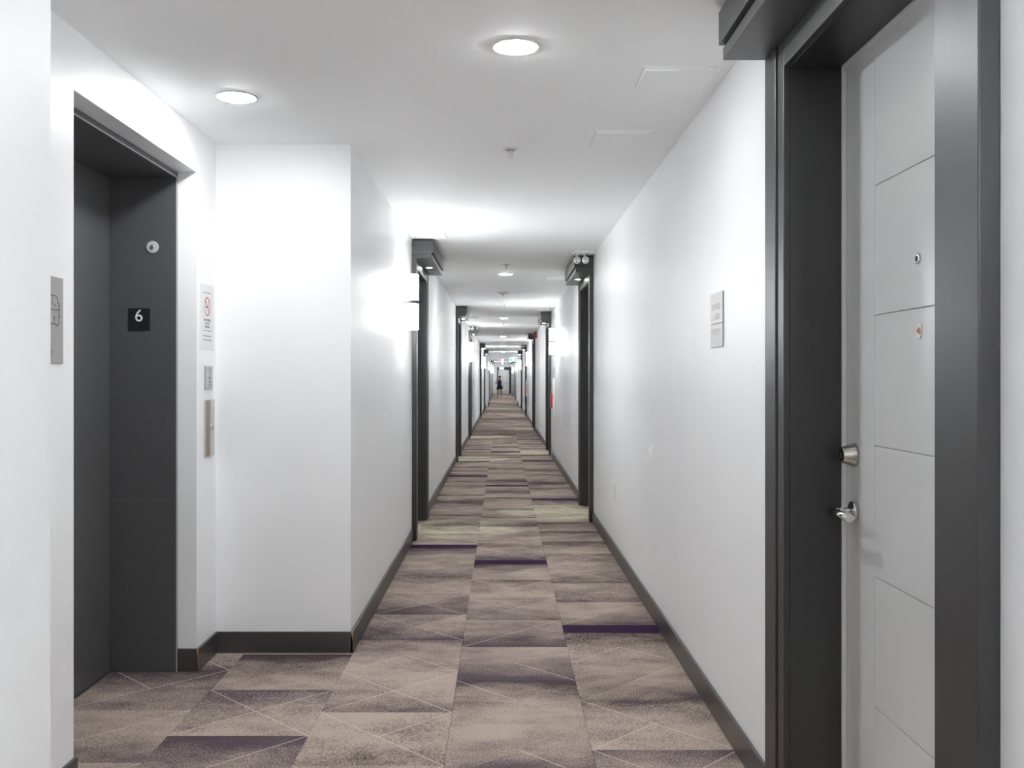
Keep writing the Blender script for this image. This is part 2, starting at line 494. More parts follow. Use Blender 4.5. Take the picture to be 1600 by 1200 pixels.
# ------------------------------------------------------------------ unit doors (local: wall face at x = 0, corridor towards -x)
def door_jamb(sgn, name='jamb'):
    m = MB()
    def yb(x0, x1, a, b, z0, z1): m.box(x0, x1, sgn * a, sgn * b, z0, z1)
    m.bbox(-0.036, 0.0, min(sgn * 0.520, sgn * CAS), max(sgn * 0.520, sgn * CAS), 0, 2.206, 0.0025)
    yb(-0.018, 0.004, 0.510, 0.522, 0, 2.206)
    m.bbox(-0.031, 0.19, min(sgn * 0.457, sgn * 0.515), max(sgn * 0.457, sgn * 0.515), 0, 2.206, 0.002)
    yb(-0.014, -0.006, 0.4535, 0.457, 0, 2.132)
    return m
def make_door(name, full=True):
    r = empty(name)
    for s in (1, -1): door_jamb(s).build('jamb', 'frame', r)
    m = MB(); m.bbox(-0.031, 0.19, -0.457, 0.457, 2.132, 2.206, 0.002); m.box(-0.014, -0.006, -0.4535, 0.4535, 2.1285, 2.132)
    m.build('frame_head', 'frame', r)
    m = MB()
    for s in (1, -1): m.box(0.128, 0.139, s * 0.449, s * 0.457, 0.004, 2.132)
    m.box(0.128, 0.139, -0.449, 0.449, 2.124, 2.132)
    m.build('gasket', 'gasket', r)
    leaf = MB().box(0.145, 0.188, -0.452, 0.452, 0.008, 2.128).build('door_leaf', 'leaf', r)
    if full:
        # face of the leaf: stile at the latch side and panels split by narrow grooves
        MB().bbox(0.140, 0.1455, 0.2545, 0.4505, 0.009, 2.127, 0.0008).build('stile', 'leaf', leaf)
        zs = [0.009, 0.109, 0.441, 0.771, 1.103, 1.434, 1.762, 2.127]
        for a, b in zip(zs[:-1], zs[1:]):
            MB().bbox(0.140, 0.1455, -0.4505, 0.2525, a + 0.0012, b - 0.0012, 0.0008).build('panel', 'leaf', leaf)
        # lever handle
        L = empty_part('lever_handle', r)
        yl, zl = 0.385, 0.919
        MB().lathe([(0.027, 0.140), (0.027, 0.130), (0.0255, 0.128)], (0, yl, zl), 'x', 28).build('rose', 'chrome', L)
        MB().tube([(0.130, yl, zl), (0.074, yl, zl)], 0.010, 16).build('spindle', 'chrome', L)
        MB().tube([(0.078, yl + 0.010, zl), (0.078, yl - 0.05, zl), (0.080, yl - 0.125, zl)], 0.0105, 16).build('lever', 'chrome', L)
        D = empty_part('deadbolt', r)
        yd, zd = 0.390, 1.069
        MB().lathe([(0.032, 0.140), (0.031, 0.134), (0.021, 0.106), (0.019, 0.104)], (0, yd, zd), 'x', 28).build('bolt_body', 'nickel', D)
        MB().lathe([(0.0165, 0.1045), (0.0165, 0.1030)], (0, yd, zd), 'x', 20).build('cylinder_face', 'plate_black', D)
        MB().box(0.1022, 0.1031, yd - 0.002, yd + 0.002, zd - 0.008, zd + 0.008).build('keyway', 'chrome', D)
        P = empty_part('door_viewer', r)
        MB().lathe([(0.0125, 0.140), (0.0120, 0.1365), (0.0095, 0.1355)], (0, 0.0, 1.546), 'x', 20).build('viewer_rim', 'chrome', P)
        MB().lathe([(0.0075, 0.1360), (0.0072, 0.1350)], (0, 0.0, 1.546), 'x', 16).build('viewer_lens', 'plate_black', P)
        Q = empty_part('spare_viewer', r)
        q = [(0.0115, 0.016), (-0.0115, 0.016), (-0.0115, -0.004)] + [(-0.0115 * math.cos(t), -0.004 - 0.014 * math.sin(t)) for t in [PI * k / 8 for k in range(1, 8)]] + [(0.0115, -0.004)]
        MB().prism([(a - 0.008, b + 1.382) for a, b in q], 0.1375, 0.140, 'x').build('viewer_plate', 'plastic', Q)
        MB().lathe([(0.0078, 0.1375), (0.0070, 0.1355)], (0, -0.008, 1.382), 'x', 18).build('viewer_ring', 'copper', Q)
        MB().lathe([(0.0035, 0.1357), (0.0033, 0.1348)], (0, -0.008, 1.382), 'x', 12).build('viewer_hole', 'plate_black', Q)
    return r
def empty_part(name, parent):
    o = bpy.data.objects.new(name, None); o.empty_display_size = 0.05
    COL.objects.link(o); o.parent = parent
    return o

n = 1
d = make_door('door_1'); d.location = (XR, DOORS_R[0], 0)
tag(d, 'pale grey grooved apartment door with chrome lever in deep charcoal frame', kind='structure')
plain = make_door('door_2', False)
first = True
for i, c in enumerate(DOORS_R[1:]):
    n += 1
    lab = ['pale grey door in charcoal frame below the twin-head emergency light', 'charcoal framed door right after the white sconce and cabinet with red front',
           'charcoal framed door just past the red fire horn'][i] if i < 3 else ('charcoal framed door just past the distant cabinet with red front' if i == 3 else 'charcoal framed door last before the cross frame, exit sign side' if i == 4 else 'charcoal framed door of the right wall beyond the cross frame')
    o = place(plain, first, (XR, c, 0), 0, lab); o.name = 'door_%d' % n
    if i >= 5: o['group'] = 'distant doors of the right wall'
    o['kind'] = 'structure'; first = False
for i, c in enumerate(DOORS_L):
    n += 1
    lab = ['charcoal framed door just past the first glass sconce after the lobby', 'second charcoal framed door past the lobby on its side of corridor',
           'third charcoal framed door past the lobby, beside a sconce'][i] if i < 3 else ('fourth charcoal framed door past the lobby on its side' if i == 3 else 'fifth charcoal framed door past the lobby, last before cross frame' if i == 4 else 'charcoal framed door of the left wall beyond the cross frame')
    o = place(plain, False, (XL, c, 0), PI, lab); o.name = 'door_%d' % n
    if 'group' in o: del o['group']
    if i >= 5: o['group'] = 'distant doors of the left wall'
    o['kind'] = 'structure'

# ------------------------------------------------------------------ canopies over the doors with puck lights
def make_canopy():
    r = empty('door_canopy')
    MB().bbox(-0.170, 0.0, -0.632, 0.632, 2.2495, 2.346, 0.0015).build('upper_box', 'canopy', r)
    MB().box(-0.150, 0.0, -0.626, 0.626, 2.242, 2.2495).build('shadow_gap', 'canopy', r)
    MB().bbox(-0.157, 0.0, -0.632, 0.632, 2.2065, 2.242, 0.0015).build('lower_box', 'canopy', r)
    p = MB().lathe([(0.036, 2.2065), (0.036, 2.2035), (0.033, 2.2025), (0.024, 2.2040)], (-0.088, 0, 0), 'z', 24).build('puck_light', 'steel', r)
    MB().lathe([(0.0225, 2.2050), (0.0225, 2.2015)], (-0.088, 0, 0), 'z', 20).build('puck_lens', 'glow_puck', p)
    sd = bpy.data.lights.new('puck_beam', 'SPOT'); sd.energy = W_PUCK; sd.color = (0.78, 1.0, 0.74)
    sd.spot_size = math.radians(31); sd.spot_blend = 0.7; sd.shadow_soft_size = 0.02
    so = bpy.data.objects.new('puck_beam', sd); COL.objects.link(so); so.parent = r
    so.location = (-0.088, 0, 2.195); so.rotation_euler = (0, 0.11, 0)
    return r
cp = make_canopy()
first = True
for side, cs in ((1, DOORS_R), (-1, DOORS_L)):
    for i, c in enumerate(cs):
        if side == 1:
            lab = ['charcoal light canopy over the pale grey door with chrome lever', 'charcoal light canopy behind the twin-head emergency light', 'charcoal light canopy over the door after the cabinet with red front', 'charcoal light canopy over the door past the red fire horn'][i] if i < 4 else ('small charcoal canopy with a tiny emergency light in front' if i == 4 else 'small charcoal canopy beside the green exit sign' if i == 5 else 'tiny canopy over a right wall door beyond the cross frame')
        else:
            lab = ['grey light canopy over the first door past the lobby', 'charcoal light canopy over the second door past the lobby', 'grey light canopy beside an emergency light, third door past the lobby'][i] if i < 3 else ('small charcoal canopy over the fourth door past the lobby' if i == 3 else 'small charcoal canopy of the left wall, last before cross frame' if i == 4 else 'tiny canopy over a left wall door beyond the cross frame')
        o = place(cp, first, (XR if side == 1 else XL, c, 0), 0 if side == 1 else PI, lab)
        o['category'] = 'canopy'
        o['group'] = 'light canopies above the doors'
        first = False

# ------------------------------------------------------------------ sconces (local: wall at x = 0, centre of the lamp at z = 0)
def make_sconce():
    r = empty('wall_sconce')
    MB().lathe([(0.042, 0.0), (0.042, -0.012), (0.036, -0.018)], (0, 0, 0), 'x', 24).build('back_plate', 'steel', r)
    MB().box(-0.035, -0.015, -0.012, 0.012, -0.009, 0.009).build('arm', 'steel', r)
    MB().lathe([(0.0485, -0.0125), (0.0485, 0.0125)], (-0.074, 0, 0), 'z', 28).build('band', 'band', r)
    for s in (1, -1):
        pr = [(0.0455, s * 0.011), (0.0455, s * 0.185), (0.0440, s * 0.190), (0.040, s * 0.193)]
        MB().lathe(pr, (-0.074, 0, 0), 'z', 28).build('glass_shade', 'glow_sconce', r)
    return r
SCZ = 1.804
SR = [0.45, 13.95, 27.3, 39.6, 51.0, 66.0]  # first sconce is out of view, added to brighten the near walls
SL = [6.68, 19.72, 33.3, 43.0, 54.6, 63.5]
sp = make_sconce(); first = True
for side, ys in ((1, SR), (-1, SL)):
    for i, y in enumerate(ys):
        if side == 1:
            lab = ['opal glass cylinder sconce before the door with chrome lever', 'opal glass cylinder sconce above the white cabinet with red front'][i] if i < 2 else ('bright sconce past the red fire horn, before the distant cabinet' if i == 2 else 'bright sconce below the green exit sign, before cross frame' if i == 3 else 'tiny bright sconce of the right wall beyond the cross frame')
        else:
            lab = ['large bright opal glass sconce on the wall just past the lobby', 'opal glass sconce below the emergency light of the left wall'][i] if i < 2 else ('bright sconce between the fourth and fifth door past the lobby' if i == 2 else 'tiny bright sconce of the left wall beyond the cross frame')
        o = place(sp, first, (XR if side == 1 else XL, y, SCZ), 0 if side == 1 else PI, lab)
        o['category'] = 'wall lamp'; o['group'] = 'glass wall sconces'; first = False

# ------------------------------------------------------------------ ceiling: downlights, sprinklers, detectors, hatches
def make_down():
    r = empty('ceiling_downlight')
    MB().lathe([(0.080, 0.0), (0.080, -0.003), (0.074, -0.0055), (0.068, -0.003), (0.067, 0.0)], (0, 0, 0), 'z', 40).build('trim_ring', 'plastic', r)
    MB().lathe([(0.0665, 0.0), (0.0660, -0.004), (0.058, -0.009), (0.036, -0.012), (0.006, -0.013)], (0, 0, 0), 'z', 36).build('lens', 'glow_down', r)
    return r
dp = make_down(); first = True
for i, (x, y) in enumerate([(-1.024, 3.68), (0.045, 3.12), (0.037, 9.97), (0.035, 17.4), (0.03, 25.1), (0.03, 32.7), (0.03, 39.6), (0.03, 48.0), (0.03, 52.0), (0.03, 58.0), (0.03, 64.0), (0.03, 69.5), (0.03, 73.9), (0.045, -3.8), (0.045, -1.3)]):  # last two are unseen additions behind the camera that brighten the near walls
    lab = ['round white downlight in the ceiling of the lift lobby', 'large round downlight in the corridor ceiling beside the ceiling hatches', 'round downlight between the first two facing door canopies'][i] if i < 3 else ('small downlight past the pyramid detector, before the fire horn' if i == 3 else 'small downlight just past the red fire horn' if i == 4 else 'small downlight above the distant cabinet with red front' if i == 5 else 'small downlight last before the cross frame and exit sign' if i == 6 else 'tiny downlight beyond the cross frame' if i < 13 else 'round downlight in the ceiling behind the lift lobby')  # row past the cross frame holds extra lamps to brighten the far end
    o = place(dp, first, (x, y, H), 0, lab); o['category'] = 'ceiling light'; o['group'] = 'round ceiling downlights'; first = False

def make_sprinkler():
    r = empty('ceiling_sprinkler')
    MB().lathe([(0.039, 0.0), (0.038, -0.004), (0.030, -0.007), (0.024, -0.004)], (0, 0, 0), 'z', 28).build('escutcheon', 'plastic', r)
    MB().lathe([(0.020, -0.004), (0.020, -0.0075)], (0, 0, 0), 'z', 20).build('recess_cup', 'greyplastic', r)
    MB().tube([(0, 0, -0.007), (0, 0, -0.045)], [0.0055, 0.0035], 10).build('stem', 'plastic', r)
    m = MB()
    for s in (1, -1): m.tube([(s * 0.004, 0, -0.010), (s * 0.012, 0, -0.024), (s * 0.002, 0, -0.040)], 0.0018, 8)
    m.build('yoke', 'plastic', r)
    MB().lathe([(0.004, -0.041), (0.014, -0.043), (0.014, -0.0445), (0.003, -0.048)], (0, 0, 0), 'z', 18).build('deflector', 'plastic', r)
    return r
spk = make_sprinkler(); first = True
for i, y in enumerate([4.52, 9.12, 14.0, 18.9, 23.5, 28.2, 35.5]):
    lab = 'white pendant sprinkler in the ceiling beside the smaller hatch' if i == 0 else ('tiny sprinkler just before the downlight between facing canopies' if i == 1 else 'tiny sprinkler just past the pyramid detector' if i == 2 else 'tiny sprinkler just before the red fire horn' if i == 3 else 'tiny pendant sprinkler in the ceiling past the fire horn')
    o = place(spk, first, (0.04, y, H), 0, lab); o['category'] = 'sprinkler'; o['group'] = 'ceiling sprinklers'; first = False

def make_detector():
    r = empty('ceiling_detector')
    MB().lathe([(0.078, 0.0), (0.076, -0.008)], (0, 0, 0), 'z', 4).build('mounting_base', 'plastic', r)
    MB().lathe([(0.074, -0.008), (0.010, -0.056), (0.004, -0.058)], (0, 0, 0), 'z', 4).build('pyramid_cover', 'plastic', r)
    return r
dt = make_detector(); first = True
for i, y in enumerate([12.1, 28.0, 36.3, 40.6]):
    lab = 'white pyramid shaped detector on the ceiling past the third downlight' if i == 0 else 'tiny white detector on the distant ceiling'
    o = place(dt, first, (0.035 if i else 0.02, y, H), 0.1, lab); o['category'] = 'detector'; o['group'] = 'ceiling detectors'; first = False

def hatch(x0, x1, y0, y1, drop, lab):
    r = empty('ceiling_hatch', ((x0 + x1) / 2, (y0 + y1) / 2, H))
    a, b = (x1 - x0) / 2, (y1 - y0) / 2
    f = MB()
    t = 0.010
    f.box(-a, a, -b, -b + t, -0.004, 0.0); f.box(-a, a, b - t, b, -0.004, 0.0)
    f.box(-a, -a + t, -b + t, b - t, -0.004, 0.0); f.box(a - t, a, -b + t, b - t, -0.004, 0.0)
    f.build('hatch_frame', 'ceil', r)
    MB().bbox(-a + t + 0.002, a - t - 0.002, -b + t + 0.002, b - t - 0.002, -drop, 0.0, 0.001).build('hatch_panel', 'ceil', r)
    return tag(r, lab, 'ceiling hatch', 'square ceiling access hatches')
hatch(0.487, 0.750, 3.32, 3.595, 0.014, 'larger square access hatch in the ceiling near the grooved door')
hatch(0.405, 0.660, 4.17, 4.45, 0.014, 'smaller square access hatch in the ceiling beside the sprinkler')
hatch(-0.668, -0.415, 7.08, 7.36, 0.014, 'square access hatch in ceiling by the canopy past the lobby')
hatch(0.475, 0.750, 10.25, 10.53, 0.030, 'bright dropped ceiling hatch behind the canopy with emergency light')
hatch(-0.650, -0.415, 17.1, 17.36, 0.022, 'dropped ceiling hatch between second and third door past lobby')
hatch(0.50, 0.76, 15.2, 15.48, 0.0055, 'square hatch over the door after the cabinet with red front')

# ------------------------------------------------------------------ emergency lights (local: wall at x = 0, ceiling at z = 0)
def make_emergency():
    r = empty('emergency_light')
    MB().bbox(-0.195, -0.001, -0.070, 0.075, -0.026, -0.001, 0.004).build('housing', 'plastic', r)
    MB().bbox(-0.012, -0.001, -0.085, 0.085, -0.105, -0.026, 0.002).build('wall_bracket', 'plastic', r)
    for x, tilt in ((-0.166, -0.012), (-0.095, 0.010)):
        a = MB().tube([(x - tilt * 0.6, -0.02, -0.024), (x, -0.03, -0.055)], 0.0055, 10).build('lamp_arm', 'plastic', r)
        h = MB().lathe([(0.018, 0.030), (0.028, 0.0), (0.031, -0.028), (0.031, -0.034), (0.027, -0.036)], (x, -0.03, -0.083), 'y', 22).build('lamp_head', 'plastic', r)
        MB().lathe([(0.024, -0.0355), (0.020, -0.0385), (0.008, -0.040)], (x, -0.03, -0.083), 'y', 20).build('lens', 'chrome', h)
    return r
em = make_emergency()
place(em, True, (XR, 8.18, H), 0, 'white twin-head emergency light in front of a dark canopy')
o = copy_tree(em); o.location = (XL, 19.6, H); o.rotation_euler = (0, 0, 0); o.scale = (1, 1, 1)
o['label'] = 'white twin-head emergency light above the sconce of left wall'
for c in children(o):                                      # shift the parts to the other wall (heads still face the lobby)
    c.location.x = 0.195
o2 = copy_tree(em); o2.location = (XR, 30.95, H); o2['label'] = 'tiny emergency light in front of a distant canopy'
for q in (em, o, o2): q['category'] = 'emergency light'; q['group'] = 'twin-head emergency lights'

# ------------------------------------------------------------------ things on the right wall
r = empty('direction_sign', (XR, 3.56, 1.49))
MB().bbox(-0.005, 0.0, -0.100, 0.100, -0.0120, 0.1020, 0.0008).build('upper_plate', 'signmetal', r)
MB().bbox(-0.005, 0.0, -0.100, 0.100, -0.1000, -0.0135, 0.0008).build('lower_plate', 'signmetal', r)
MB().box(-0.0058, -0.0002, -0.1012, -0.1002, -0.100, 0.102).build('edge', 'greyplastic', r)
m = MB()
random.seed(3)
for z, a, b, hgt in ((0.050, -0.055, 0.060, 0.022), (0.014, -0.050, 0.040, 0.022), (-0.043, -0.060, 0.055, 0.022)):
    y = a
    while y < b:
        wd = random.uniform(0.008, 0.015)
        m.box(-0.0056, -0.005, y, y + 0.003, z - hgt / 2, z + hgt / 2)
        k = random.choice((-1, 0, 1))
        m.box(-0.0056, -0.005, y + 0.003, y + wd, z + k * (hgt / 2 - 0.002) - 0.0015, z + k * (hgt / 2 - 0.002) + 0.0015)
        y += wd + 0.006
m.prism([(0.085, -0.043), (0.070, -0.034), (0.070, -0.052)], -0.0056, -0.005, 'x')
m.build('raised_characters', mat('sign_relief', (0.42, 0.415, 0.41), 0.45, metal=0.3), r)
tag(r, 'square silver sign plate with faint raised characters on white wall', 'sign')

r = empty('wall_outlet', (XR, 6.80, 0.455))
MB().bbox(-0.006, 0.0, -0.036, 0.036, -0.058, 0.058, 0.0015).build('cover_plate', 'plastic', r)
for z in (0.02, -0.02): MB().bbox(-0.0072, -0.005, -0.016, 0.016, z - 0.013, z + 0.013, 0.001).build('socket', 'plastic', r)
tag(r, 'white electrical outlet low on the wall near the baseboard', 'outlet')

def make_cabinet():
    r = empty('fire_cabinet')
    MB().bbox(-0.030, 0.0, -0.13, 0.13, -0.28, 0.28, 0.003).build('cabinet_frame', 'plastic', r)
    d_ = MB().bbox(-0.036, -0.029, -0.112, 0.112, -0.262, 0.262, 0.002).build('cabinet_door', 'plastic', r)
    MB().bbox(-0.066, -0.0355, -0.095, 0.095, -0.165, 0.045, 0.002).build('red_panel', 'red', d_)
    MB().bbox(-0.050, -0.036, 0.080, 0.094, 0.10, 0.16, 0.002).build('pull_handle', 'steel', d_)
    return r
cb = make_cabinet()
place(cb, True, (XR, 14.62, 0.985), 0, 'white wall cabinet with red front panel below the sconce')
o = copy_tree(cb); o.location = (XR, 30.55, 0.95); o['label'] = 'distant wall cabinet with red front panel before the small canopies'
for q in (cb, o): q['category'] = 'cabinet'; q['group'] = 'fire cabinets of the right wall'

r = empty('fire_horn', (XR, 22.2, 2.27))
MB().bbox(-0.050, 0.0, -0.06, 0.06, -0.075, 0.075, 0.006).build('horn_body', 'red', r)
MB().bbox(-0.062, -0.049, -0.022, 0.022, -0.045, 0.005, 0.004).build('strobe_lens', 'plastic', r)
m = MB()
for k in range(4): m.box(-0.0512, -0.0495, -0.040, 0.040, 0.022 + k * 0.011, 0.027 + k * 0.011)
m.build('horn_grille', 'black', r)
tag(r, 'red fire alarm horn high on the wall between two doors', 'fire alarm')

# ------------------------------------------------------------------ lift entrance
FX0, FX1 = -1.415, -1.700          # front of the metal frame, plane of the door leaves
FY0, FY1, FZ = EY0 + 0.02, EY1 - 0.02, 2.143
r = empty('elevator_entrance', (AX - 0.09, (EY0 + EY1) / 2, 0))
def lp(m): return [(a - (AX - 0.09), b - (EY0 + EY1) / 2, c) for a, b, c in m.v]
def lift(m, name, mt, par=r):
    m.v = lp(m); return m.build(name, mt, par)
lift(MB().bbox(FX0 + 0.004, -1.74, FY1, EY1 - 0.001, 0.0, FZ + 0.025, 0.002), 'jamb', 'lift')
lift(MB().bbox(FX0 + 0.004, -1.74, EY0 + 0.001, FY0, 0.0, FZ + 0.025, 0.002), 'jamb', 'lift')
lift(MB().bbox(FX0 + 0.004, -1.74, FY0, FY1, FZ, FZ + 0.025, 0.002), 'frame_head', 'lift')
m = MB()
m.box(FX0 + 0.003, FX0 + 0.0075, FY1 - 0.001, FY1 + 0.0035, 0.0, FZ); m.box(FX0 + 0.003, FX0 + 0.0075, FY0, FY1, FZ - 0.001, FZ + 0.0035)
lift(m, 'bright_frame_edge', 'facet')
ym = 3.47
lift(MB().box(FX1 - 0.03, FX1, ym + 0.0015, FY1 - 0.003, 0.006, FZ - 0.002), 'door_leaf', 'lift')
lift(MB().box(FX1 - 0.03, FX1, FY0 + 0.003, ym - 0.0015, 0.006, FZ - 0.002), 'door_leaf', 'lift')
lift(MB().box(-1.735, -1.690, FY0, FY1, -0.004, 0.004), 'sill', 'steel')
m = MB()
random.seed(11)
for k in range(26):                                   # scratches in the enamel, thin raised smears
    x = random.uniform(-1.69, -1.45); z = random.choice([random.uniform(0.3, 1.0), random.uniform(0.1, 0.75), random.uniform(1.0, 1.4)])
    ln = random.choice([0.006, 0.012, 0.02, 0.05]); an = random.gauss(0, 0.35)
    dx, dz = ln * math.cos(an) / 2, ln * math.sin(an) / 2
    x0, x1 = max(x - dx, -1.695), min(x + dx, -1.43)
    m.prism([(x0, z - dz), (x1, z + dz), (x1, z + dz + 0.0012), (x0, z - dz + 0.0009)], FY1 - 0.0003, FY1 + 0.0002, 'y')
m.prism([(-1.695, 0.742), (-1.43, 0.750), (-1.43, 0.7512), (-1.695, 0.7432)], FY1 - 0.0003, FY1 + 0.0002, 'y')
lift(m, 'scratches', mat('scratch', (0.20, 0.20, 0.205), 0.5))
tag(r, 'dark grey metal elevator entrance with scuffed jamb set into the lobby wall', 'elevator')

# floor number plate and key switch on the far jamb
r = empty('floor_number_plate', (-1.571, FY1, 1.528))
MB().bbox(-0.047, 0.047, -0.003, 0.0, -0.048, 0.048, 0.001).build('plate', 'plate_black', r)
link('digit', text_mesh('6', 0.074, 'white_ink', 'digit', 0.0004), r, (-0.001, -0.0034, 0.0135), (PI / 2, 0, 0))
m = MB()
for k in range(4): m.lathe([(0.0011, -0.003), (0.0009, -0.0038)], (-0.006 + 0.004 * (k % 2) + 0.006 * (k // 2), 0, -0.026 + 0.003 * (k % 3)), 'y', 8)
m.build('braille_dots', 'plate_black', r)
tag(r, 'small black plate with a white number 6 on the elevator jamb', 'sign')
r = empty('key_switch', (-1.513, FY1, 1.841))
MB().lathe([(0.0265, 0.0), (0.0265, -0.003), (0.0245, -0.0045)], (0, 0, 0), 'y', 32).build('disc', 'signmetal', r)
MB().lathe([(0.0095, -0.0045), (0.0085, -0.009), (0.006, -0.0095)], (0, 0, 0), 'y', 20).build('lock_cylinder', 'chrome', r)
MB().box(-0.0012, 0.0012, -0.0101, -0.0094, -0.005, 0.005).build('key_slot', 'plate_black', r)
MB().lathe([(0.0038, 0.0), (0.003, -0.003)], (0.003, 0, -0.0315), 'y', 14).build('screw', 'chrome', r)
tag(r, 'round steel key switch above the number plate on elevator jamb', 'key switch')

# ------------------------------------------------------------------ signs and call panel on the lobby wall (local: face at x = 0 looking to +x)
r = empty('no_smoking_notice', (AX, 4.298, 1.546))
MB().box(0.0, 0.0012, -0.100, 0.100, -0.1485, 0.1485).build('paper_sheet', 'paper', r)
m = MB()
m.box(0.0012, 0.0016, -0.053, 0.053, 0.110, 0.1125); m.box(0.0012, 0.0016, -0.053, 0.053, -0.060, -0.0575)
m.build('border_lines', 'print', r)
m = MB()
m.box(0.0012, 0.0014, -0.053, -0.0525, -0.0575, 0.110); m.box(0.0012, 0.0014, 0.0525, 0.053, -0.0575, 0.110)
m.build('side_lines', 'printlite', r)
ci = empty_part('prohibition_ring', r); ci.location = (0.0013, 0, 0.050)
m = MB(); nn = 40
vs, fs = [], []
for k in range(nn):
    a = 2 * PI * k / nn
    for rr in (0.0425, 0.0365): vs.append((0.0004, rr * math.cos(a), rr * math.sin(a)))
for k in range(nn):
    k2 = (k + 1) % nn; fs.append((2 * k, 2 * k2, 2 * k2 + 1, 2 * k + 1))
m.add(vs, fs)
c45 = math.cos(PI / 4) * 0.0375; tq = 0.0026
m.add([(0.0004, -c45 - tq, c45 - tq), (0.0004, -c45 + tq, c45 + tq), (0.0004, c45 + tq, -c45 + tq), (0.0004, c45 - tq, -c45 - tq)], [(0, 1, 2, 3)])
m.build('ring_and_bar', 'redprint', ci)
m = MB()
m.box(0, 0.0003, -0.024, 0.014, -0.006, 0.000); m.box(0, 0.0003, 0.016, 0.020, -0.006, 0.0)
m.build('cigarette', 'print', ci)
m = MB(); m.tube([(0.0002, 0.020, 0.004), (0.0002, 0.016, 0.012), (0.0002, 0.022, 0.020), (0.0002, 0.017, 0.027)], 0.0012, 6)
m.build('smoke', 'printlite', ci)
for s, z in (('NO SMOKING', -0.012), ('IN THIS', -0.027), ('BUILDING', -0.042)):
    link('notice_text', text_mesh(s, 0.0150, 'print', 'notice_text', 0.0002), r, (0.0015, 0, z), (PI / 2, 0, PI / 2))
m = MB()
for z in (-0.083, -0.101):
    y = -0.055
    while y < 0.055:
        wd = random.uniform(0.010, 0.020); m.box(0.0012, 0.0014, y, min(y + wd, 0.057), z - 0.0025, z + 0.0025); y += wd + 0.003
m.build('small_print', 'printlite', r)
tag(r, 'white paper notice with a red no smoking ring on lobby wall', 'notice')

r = empty('fire_instruction_plate', (AX, 4.310, 1.275))
MB().bbox(0.0, 0.008, -0.050, 0.050, -0.054, 0.054, 0.001).build('plate', 'signmetal', r)
MB().box(0.0002, 0.0078, -0.0515, -0.0501, -0.054, 0.054).build('dark_edge', 'greyplastic', r)
m = MB()
for z, a, b in ((0.043, -0.034, 0.030), (0.034, -0.034, 0.034), (-0.030, -0.036, 0.036), (-0.039, -0.036, 0.036), (-0.046, -0.030, 0.030)):
    m.box(0.008, 0.0084, a, b, z - 0.0018, z + 0.0018)
m.build('engraved_lines', 'printlite', r)
m = MB()
m.box(0.008, 0.0086, 0.002, 0.007, -0.018, 0.022); m.box(0.008, 0.0086, -0.018, 0.016, -0.002, 0.003)
m.lathe([(0.005, 0.008), (0.005, 0.0086)], (0, 0.0045, 0.026), 'x', 12)
m.tube([(0.0083, 0.003, -0.016), (0.0083, -0.012, -0.024)], 0.0018, 6); m.tube([(0.0083, 0.006, -0.016), (0.0083, 0.018, -0.022)], 0.0018, 6)
m.build('pictogram', 'print', r)
tag(r, 'small grey square plate with a pictogram above the call panel', 'sign')

r = empty('call_panel', (AX, 4.322, 1.048))
MB().bbox(0.0, 0.006, -0.063, 0.063, -0.128, 0.128, 0.002).build('faceplate', 'steel', r)
MB().prism([(0.006, -0.061), (0.019, -0.036), (0.006, -0.036)], -0.126, 0.126, 'z').build('bronze_facet', 'bronze', r)
MB().prism([(0.006, -0.036), (0.019, -0.036), (0.008, 0.061), (0.006, 0.061)], -0.126, 0.126, 'z').build('steel_facet', 'facet', r)
MB().lathe([(0.016, 0.012), (0.016, 0.0205), (0.013, 0.0215)], (0, -0.004, 0.002), 'x', 24).build('button_ring', 'chrome', r)
MB().lathe([(0.0115, 0.018), (0.0105, 0.0225)], (0, -0.004, 0.002), 'x', 20).build('call_button', 'greyplastic', r)
tag(r, 'tall narrow metal elevator call panel with one round button', 'call panel')

r = empty('floor_plan_plate', (AX, 2.672, 1.447))
MB().bbox(0.0, 0.004, -0.210, 0.210, -0.128, 0.128, 0.001).build('plate', 'planmetal', r)
MB().box(0.0005, 0.0038, -0.210, 0.210, -0.1295, -0.1282).build('dark_edge', 'greyplastic', r)
m = MB(); x0, x1 = 0.004, 0.0045; t = 0.0008
def ln(a, b, wd=t):
    (ya, za), (yb, zb) = a, b
    dv = Vector((yb - ya, zb - za)); q = Vector((-dv.y, dv.x)).normalized() * wd
    m.prism([(ya + q.x, za + q.y), (yb + q.x, zb + q.y), (yb - q.x, zb - q.y), (ya - q.x, za - q.y)], x0, x1, 'x')
outl = [(-0.170, 0.072), (0.100, 0.072), (0.118, 0.066), (0.118, 0.052), (0.126, 0.052), (0.126, -0.008), (0.122, -0.014), (0.108, -0.017), (0.108, -0.012), (-0.170, -0.012)]
for a, b in zip(outl, outl[1:] + outl[:1]): ln(a, b, 0.0011)
for k in range(9):
    y = -0.14 + k * 0.028; ln((y, 0.072), (y, 0.044)); ln((y + 0.01, -0.012), (y + 0.01, 0.014))
ln((-0.160, 0.030), (0.120, 0.030), 0.0012)
for y, z in ((0.098, 0.044), (0.130, 0.044), (0.130, 0.032), (0.098, 0.006), (0.130, 0.012)): m.box(x0, x1, y - 0.003, y + 0.003, z - 0.002, z + 0.002)
m.box(x0, x1, 0.058, 0.072, 0.026, 0.036); m.box(x0, x1, 0.050, 0.066, 0.040, 0.046)
for a, b in zip([(0.040, -0.092), (0.080, -0.092), (0.080, -0.104), (0.040, -0.104)], [(0.080, -0.092), (0.080, -0.104), (0.040, -0.104), (0.040, -0.092)]): ln(a, b)
m.box(x0, x1, 0.048, 0.068, -0.100, -0.096)
m.v = [(a, b + 0.055, c) for a, b, c in m.v]
